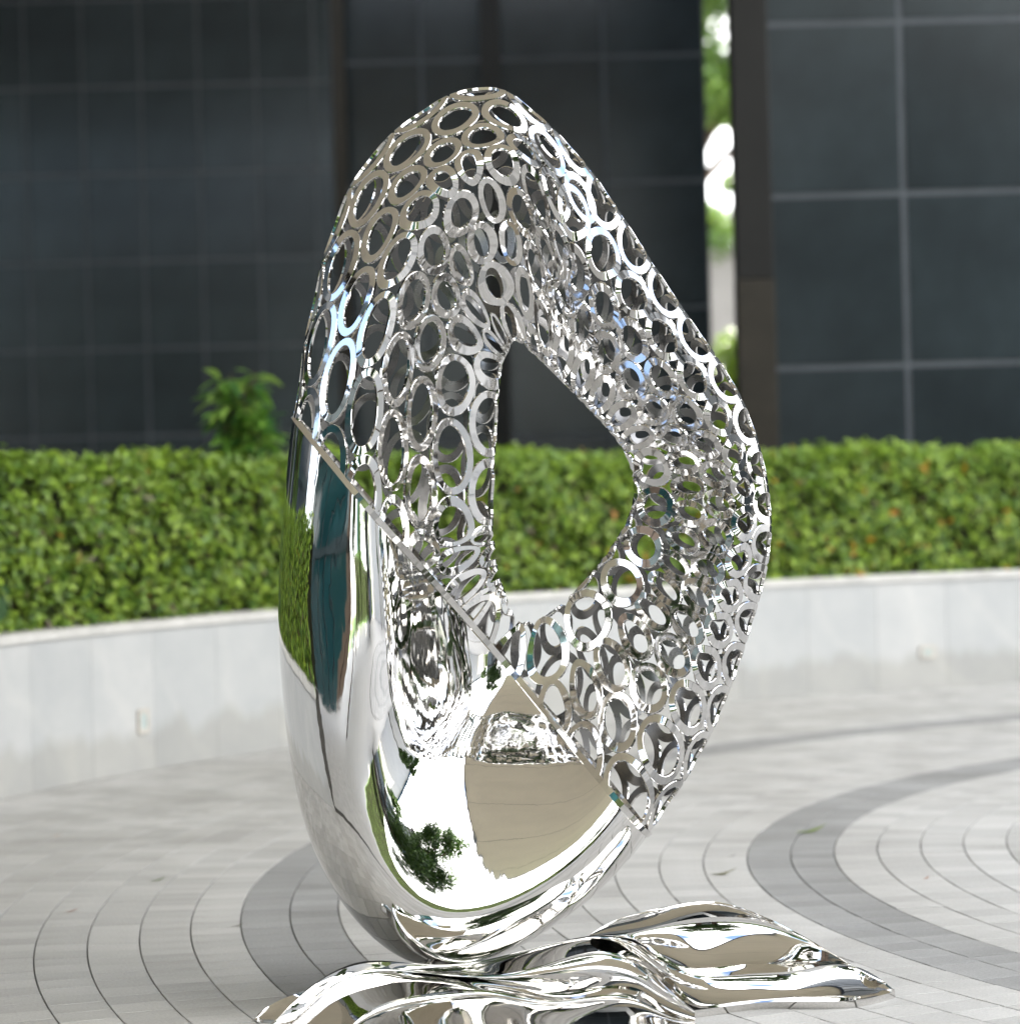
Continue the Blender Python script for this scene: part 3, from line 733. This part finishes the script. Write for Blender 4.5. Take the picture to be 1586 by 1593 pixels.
for lp in loops:
    n = 180; P = resample_loop(lp, n)
    for _ in range(2): P = 0.5 * P + 0.25 * (np.roll(P, 1, 0) + np.roll(P, -1, 0))
    c = P.mean(0); nn = np.array(cnor)
    T = np.roll(P, -1, 0) - np.roll(P, 1, 0); T /= np.linalg.norm(T, axis=1, keepdims=True)
    out = np.cross(T, nn)
    if ((P - c) * out).sum() < 0: out = -out
    w, h = 0.007, 0.016                                        # flat bar rim round the cut
    prof = [(w, -0.004), (w, h), (-0.016, h), (-0.016, -0.004)]
    vs = np.concatenate([(P + out * a + nn * b)[:, None, :] for a, b in prof], 1).reshape(-1, 3)
    fs = [(i * 4 + k, i * 4 + (k + 1) % 4, ((i + 1) % n) * 4 + (k + 1) % 4, ((i + 1) % n) * 4 + k) for i in range(n) for k in range(4)]
    link('cut_rim', pyd('cut_rim', vs, fs), STEEL_RING, sculp)
    cap = [tuple(p + nn * 0.003) for p in P]
    link('cap_plate', pyd('cap_plate', cap, [tuple(range(n))]), STEEL, sculp)

# rows of rings along the loop; the row pitch follows the photograph's ring lengths
out_line = TAB[:, 0]; seg = np.linalg.norm(np.roll(out_line, -1, 0) - out_line, axis=1)
spac = np.interp(np.arange(NSF) * NS / NSF, np.arange(NS + 1), [s[7] for s in ST] + [ST[0][7]]) * Y0 / FPX
rho_tab = np.concatenate([[0], np.cumsum(seg / (spac * 0.97))])                     # row coordinate at each s
def s_of_rho(r):
    tot = rho_tab[-1]; k = np.floor(r / tot); rr = r - k * tot
    return np.interp(rr, rho_tab, np.arange(NSF + 1) * NS / NSF) + k * NS
NVS = ((0.0, 5.8, 14), (5.8, 17.5, 10), (17.5, 21.0, 14))   # chains of rings round the section, per stretch of the loop
NSEG = 36
th = np.linspace(0, 2 * math.pi, NSEG, endpoint=False)
def ring_data(r0, k0, jit, NV, mul=1):
    jr, jk, sc, rot = jit
    r0 = r0 + jr; k0 = k0 + jk
    s0 = s_of_rho(r0)
    e = 0.25
    pu = (lookup(TAB, s_of_rho(r0 + e), k0 / NV) - lookup(TAB, s_of_rho(r0 - e), k0 / NV)) / (2 * e)
    pv = (lookup(TAB, s0, (k0 + e) / NV) - lookup(TAB, s0, (k0 - e) / NV)) / (2 * e)
    lu, lv = np.linalg.norm(pu), np.linalg.norm(pv)
    au, av = 0.503 * sc * mul, 0.575 * sc * (0.93 if mul > 1 else 1.0)                              # half sizes in lattice units
    w = min(0.52 * min(au * lu, av * lv), 0.0275)
    w = max(w, 0.0045)
    iu, iv = max(au - w / lu, au * 0.35), max(av - w / lv, av * 0.35)
    cr_, sr_ = math.cos(rot), math.sin(rot)
    def pts(a, b, depth):
        x, y = a * np.cos(th), b * np.sin(th)
        # small in-plane turn in metric space
        X, Yv = x * lu, y * lv
        x2, y2 = (X * cr_ - Yv * sr_) / lu, (X * sr_ + Yv * cr_) / lv
        s = np.array([s_of_rho(r0 + q) for q in x2]); t = (k0 + y2) / NV
        return lookup(TAB, s, t) - lookup(NRM, s, t) * depth
    thick = min(0.010, 0.5 * min(au * lu, av * lv))
    chv = min(0.0016, w * 0.10); cu, cv = chv / lu, chv / lv
    rows = [pts(au, av, chv), pts(au - cu, av - cv, 0.0), pts(iu + cu, iv + cv, 0.0), pts(iu, iv, chv), pts(iu, iv, thick), pts(au, av, thick)]
    V = np.concatenate(rows); n = NSEG
    # plates are bent only part of the way to the loop's surface, each set with a slight tilt of its own
    c0 = V.mean(0); nz = lookup(NRM, np.array([s0]), np.array([k0 / NV]))[0]
    nz = nz + rng.normal(0, 0.022, 3); nz /= np.linalg.norm(nz)
    top = np.concatenate(rows[1:3]); hgt = (top - top.mean(0)) @ nz
    for q in range(6):
        ref = rows[1] if q in (0, 1, 5) else rows[2]
        h = (ref - top.mean(0)) @ nz
        V[q * n:(q + 1) * n] -= 0.10 * h[:, None] * nz
    F = []
    for q in range(6):
        for i in range(n):
            j = (i + 1) % n; a, b = q * n, ((q + 1) % 6) * n
            F.append((a + i, b + i, b + j, a + j))
    A = rows[1]
    cn = lookup(NRM, np.array([s0]), np.array([k0 / NV]))[0]; cc = A.mean(0)
    return V, F, cc, cn, lu * lv
rings = []
for (sa, sb, NV) in NVS:
    ra = np.interp(sa, np.arange(NSF + 1) * NS / NSF, rho_tab); rb = np.interp(sb, np.arange(NSF + 1) * NS / NSF, rho_tab)
    nrow = int(round(rb - ra)); step = (rb - ra) / nrow
    for k in range(NV):
        pos = 0.0 if k % 2 == 0 else -0.5
        kc = k + 0.5
        while pos < nrow - 0.4:
            rc = ra + (pos + 0.75) * step
            lu = np.linalg.norm(lookup(TAB, s_of_rho(rc + .25), kc / NV) - lookup(TAB, s_of_rho(rc - .25), kc / NV)) * 2
            lv = np.linalg.norm(lookup(TAB, s_of_rho(rc), (kc + .25) / NV) - lookup(TAB, s_of_rho(rc), (kc - .25) / NV)) * 2
            mul = int(min(3 if 2.8 < s_of_rho(rc) < 6.6 else (2 if NV == 10 else 1), max(1, round(0.80 * lv / lu))))
            r0 = ra + (pos + 0.25 + mul * 0.5) * step; pos += mul
            jit = (random.uniform(-.012, .012), random.uniform(-.02, .02), random.uniform(0.97, 1.03), random.uniform(-.08, .08))
            s0 = s_of_rho(r0); c = lookup(TAB, np.array([s0]), np.array([kc / NV]))[0]
            dist = (Vector(c) - ca).dot(cnor)
            if dist < -0.03: continue
            V, F, cc, cn, ar = ring_data(r0, kc, jit, NV, mul)
            dd = (V - np.array(ca)) @ np.array(cnor)
            if (dd > 0.004).sum() < 0.35 * len(V): continue
            clip = dd.min() < 0.002
            facing = -(cn * (cc - np.array(CAM)) / np.linalg.norm(cc - np.array(CAM))).sum()
            size = ar * (abs(facing) * (1.0 if facing > 0 else 0.35) + 0.02)
            rings.append((size, V, F, clip))
rings.sort(key=lambda q: -q[0])
def finish_ring(name, V, F, mi):
    me = pyd(name, V, F)
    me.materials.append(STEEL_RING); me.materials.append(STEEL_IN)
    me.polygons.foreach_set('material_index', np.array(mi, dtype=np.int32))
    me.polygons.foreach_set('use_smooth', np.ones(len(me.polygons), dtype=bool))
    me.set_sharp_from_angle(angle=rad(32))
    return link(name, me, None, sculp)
restV, restF, restM = [], [], []
for i, (size, V, F, clip) in enumerate(rings):
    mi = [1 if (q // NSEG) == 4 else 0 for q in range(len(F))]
    if clip:
        me = pyd('ring', V, F); me.polygons.foreach_set('material_index', np.array(mi, dtype=np.int32))
        bm = bmesh.new(); bm.from_mesh(me)
        bmesh.ops.bisect_plane(bm, geom=bm.verts[:] + bm.edges[:] + bm.faces[:], plane_co=ca + cnor * 0.004, plane_no=-cnor, clear_outer=True, dist=1e-6)
        bm.to_mesh(me); bm.free()
        V = [tuple(v.co) for v in me.vertices]; F = [tuple(p.vertices) for p in me.polygons]; mi = [p.material_index for p in me.polygons]
        bpy.data.meshes.remove(me)
        if len(F) < 8: continue
    if i < 300:
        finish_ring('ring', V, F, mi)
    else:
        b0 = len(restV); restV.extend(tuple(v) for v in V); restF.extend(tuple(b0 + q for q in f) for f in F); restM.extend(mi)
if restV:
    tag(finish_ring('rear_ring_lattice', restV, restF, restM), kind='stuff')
print('rings', len(rings))

# ------------------------------------------------------------------ wave base: concave steel strips between raised creases
def crease(pts, n):
    """pts: (px, py, z) left to right -> n world points, smooth, spread by length"""
    W_ = np.array([tuple(at_z(px, py, z)) for px, py, z in pts])
    d = np.linalg.norm(np.diff(W_, axis=0), axis=1) ** 0.6; K = np.concatenate([[0], np.cumsum(d)])
    # natural cubic through the points
    m_ = len(W_); A = np.zeros((m_, m_)); R = np.zeros((m_, 3)); A[0, 0] = A[-1, -1] = 1; h = np.diff(K)
    for i in range(1, m_ - 1):
        A[i, i - 1], A[i, i], A[i, i + 1] = h[i - 1], 2 * (h[i - 1] + h[i]), h[i]
        R[i] = 6 * ((W_[i + 1] - W_[i]) / h[i] - (W_[i] - W_[i - 1]) / h[i - 1])
    M2 = np.linalg.solve(A, R)
    def ev(x):
        i = np.clip(np.searchsorted(K, x) - 1, 0, m_ - 2); H = h[i][:, None]; a = ((K[i + 1] - x) / h[i])[:, None]; b = 1 - a
        return a * W_[i] + b * W_[i + 1] + ((a ** 3 - a) * M2[i] + (b ** 3 - b) * M2[i + 1]) * H ** 2 / 6
    f = ev(np.linspace(0, K[-1], 1500)); dd = np.concatenate([[0], np.cumsum(np.linalg.norm(np.diff(f, axis=0), axis=1))])
    tt = np.linspace(0, dd[-1], n)
    C_ = np.stack([np.interp(tt, dd, f[:, k]) for k in range(3)], 1)
    for _ in range(n // 2):
        C_[1:-1] = 0.5 * C_[1:-1] + 0.25 * (C_[2:] + C_[:-2])
    return C_
wave = None
def strip(name, A, B, a0=12, a1=93, rows=14, flip=False, conv=False, parent=None):
    """concave strip from the low crease A to the high crease B: tilts from a0 to a1 degrees."""
    n = len(A)
    ang = np.radians(np.linspace(a0, a1, rows)); dy = np.cos(ang); dz = np.sin(ang)
    if conv: dy, dz = dy[::-1], dz[::-1]
    Y = np.concatenate([[0], np.cumsum((dy[1:] + dy[:-1]) / 2)]); Zz = np.concatenate([[0], np.cumsum((dz[1:] + dz[:-1]) / 2)])
    Y /= Y[-1]; Zz /= Zz[-1]
    vs = []
    for i in range(n):
        for k in range(rows):
            v = A[i] + (B[i] - A[i]) * Y[k]; v = np.array(v); v[2] = A[i][2] + (B[i][2] - A[i][2]) * Zz[k]; vs.append(v)
    fs = [(i * rows + k, (i + 1) * rows + k, (i + 1) * rows + k + 1, i * rows + k + 1) for i in range(n - 1) for k in range(rows - 1)]
    return link(name, pyd(name, vs, fs), STEEL_BASE, parent, smooth=True)
C2pts = [(408, 1606, .02), (433, 1586, .06), (454, 1560, .10), (486, 1532, .14), (519, 1511, .165), (551, 1497, .18), (585, 1493, .18), (647, 1500, .155), (700, 1503, .135), (760, 1494, .14), (813, 1479, .165), (856, 1468, .185), (907, 1457, .20), (945, 1453, .205), (983, 1460, .195), (1008, 1476, .175), (1033, 1498, .14), (1058, 1513, .115), (1086, 1521, .10), (1126, 1519, .10), (1177, 1514, .105), (1222, 1513, .105), (1265, 1505, .11), (1303, 1498, .115), (1328, 1501, .105), (1353, 1511, .085), (1390, 1540, .035)]
C1pts = [(432, 1612, .015), (459, 1590, .04), (482, 1560, .085), (508, 1534, .12), (540, 1513, .15), (572, 1503, .16), (604, 1504, .155), (650, 1511, .13), (700, 1518, .11), (750, 1520, .105), (796, 1516, .115), (836, 1506, .135), (872, 1492, .16), (902, 1481, .178), (932, 1476, .185), (957, 1478, .18), (983, 1488, .16), (1008, 1508, .125), (1033, 1534, .085), (1058, 1556, .05), (1080, 1572, .028), (1106, 1569, .026), (1202, 1558, .026), (1252, 1559, .026), (1338, 1556, .026), (1363, 1551, .026), (1392, 1542, .026)]
def split_at(pts, i): return pts[:i + 1], pts[i:]
wave = link('wave_base', pyd('wave_base', [(-1, -1, 0)], []), None, sculp)
bpy.data.objects.remove(wave); wave = None
N1, N2 = 150, 80
# left and middle part of creases 1 and 2 (to the valley), then the right lobe
c1a, c1b = split_at(C1pts, 20); c2a, c2b = split_at(C2pts, 18)
C1A, C1B = crease(c1a, N1), crease(c1b, N2); C2A, C2B = crease(c2a, N1), crease(c2b, N2)
Bpts = [(530, 1612, .02), (553, 1590, .05), (568, 1575, .07), (583, 1566, .082), (604, 1558, .092), (636, 1550, .10), (669, 1546, .102), (700, 1541, .105), (730, 1539, .105), (761, 1540, .10), (788, 1546, .088), (821, 1555, .07), (856, 1559, .06), (889, 1556, .062), (920, 1549, .072), (947, 1546, .076), (978, 1547, .072), (1003, 1559, .052), (1033, 1578, .026), (1062, 1590, .012), (1080, 1590, .008)]
BL = crease(Bpts, N1)
Dpts = [(540, 1640, .006), (600, 1680, .006), (700, 1695, .006), (800, 1690, .006), (900, 1670, .006), (980, 1650, .006), (1040, 1625, .006), (1084, 1594, .004)]
DL = crease(Dpts, N1)
Apts = [(930, 1456, .205), (972, 1454, .212), (1033, 1438, .242), (1080, 1429, .258), (1110, 1426, .26), (1160, 1428, .252), (1200, 1437, .232), (1270, 1468, .168), (1330, 1506, .098), (1391, 1541, .03)]
C4pts = [(917, 1455, .205), (957, 1430, .245), (995, 1420, .268), (1033, 1411, .284), (1080, 1402, .296), (1110, 1401, .294), (1150, 1411, .276), (1200, 1431, .245), (1250, 1457, .195), (1320, 1498, .113), (1391, 1540, .032)]
C2R = np.concatenate([crease(C2pts[13:], N1)]); C3 = crease(Apts, N1); C4 = crease(C4pts, N1)
base_parent = sculp
strip('wave_strip', DL, BL, 25, 94, parent=sculp)
strip('wave_strip', BL, C1A, 8, 94, parent=sculp)
def join(a, b):
    c = np.concatenate([a, b[1:]])
    for _ in range(40): c[1:-1] = 0.5 * c[1:-1] + 0.25 * (c[2:] + c[:-2])
    return c
strip('wave_strip', join(C1A, C1B), join(C2A, C2B), 14, 92, parent=sculp)
strip('wave_strip', C2R, C3, 14, 94, parent=sculp)
strip('wave_strip', C3, C4, 18, 88, parent=sculp)
# skirt of the right lobe, back of the base, left fin
sk = C1B.copy(); sk[:, 2] = 0.001; sk[:, 1] += 0.01
strip('skirt', sk, C1B, 70, 74, 3, parent=sculp)
bk = C4.copy(); bk[:, 1] += 0.06 + 0.9 * C4[:, 2]; bk[:, 2] = 0.001
strip('back_slope', C4, bk, 10, 60, 10, parent=sculp)
c2l = crease(C2pts[:14], N1); bl = c2l.copy(); bl[:, 1] += 0.05 + 0.8 * c2l[:, 2]; bl[:, 2] = 0.001
strip('back_slope', c2l, bl, 10, 60, 10, parent=sculp)
finA = crease([(392, 1588, .002), (425, 1592, .002), (470, 1592, .002)], 30); finB = crease([(401, 1578, .02), (425, 1561, .045), (476, 1541, .09)], 30)
strip('wave_strip', finA, finB, 10, 70, parent=sculp)
finC = finB.copy(); finC[:, 1] += 0.10; finC[:, 2] = 0.001
strip('back_slope', finB, finC, 10, 60, 6, parent=sculp)
for px, py in ((668, 1503), (700, 1505)):
    p = at_y(px, py, 8.80)
    tube('support_stub', [(p.x, p.y, 0.02), (p.x, p.y, p.z + 0.02), (p.x, p.y, p.z + 0.06)], [0.025, 0.022, 0.03], STEEL_RING, sculp, 14)

# ------------------------------------------------------------------ fallen leaves on the paving
def fallen(px, py, label, col, L, rz):
    p = at_z(px, py, 0.004)
    me = big_leaf_mesh(); me.color_attributes['leafcol'].data.foreach_set('color', np.tile(np.array((*col, 1), dtype=np.float32), len(me.vertices)))
    v = np.array([tuple(q.co) for q in me.vertices]); v[:, 0] -= 0.5; v *= L; v[:, 2] = np.abs(v[:, 2]) * 0.9
    R = np.array(((math.cos(rz), -math.sin(rz), 0), (math.sin(rz), math.cos(rz), 0), (0, 0, 1)))
    v = v @ R.T
    for q, c in zip(me.vertices, v): q.co = c
    me.materials.append(LEAF)
    o = bpy.data.objects.new('fallen_leaf', me); COL.objects.link(o); o.location = p
    tag(o, label, 'leaf', None)
fallen(246, 1370, 'single green fallen leaf on the paving left of the sculpture', (.10, .17, .03), .075, .3)
fallen(1262, 1294, 'pale green fallen leaf on the grey paving band at the right', (.20, .28, .06), .16, .1)
fallen(1440, 1367, 'tiny brown fallen leaf by the grey band edge at the right', (.30, .12, .05), .04, .8)
fallen(112, 1418, 'reddish dry leaf on the paving at the lower left', (.30, .15, .09), .06, .2)
fallen(88, 1301, 'orange dry leaf far left near the marble wall', (.45, .28, .14), .06, .0)
fallen(370, 1441, 'curled brown leaf at the edge of the left grey band', (.10, .09, .05), .05, .1)
fallen(1138, 1332, 'dark dry leaf on the pale paving above the wave base', (.05, .04, .03), .04, .2)
fallen(1126, 1360, 'thin green brown leaf just behind the wave base', (.16, .16, .07), .12, -.05)
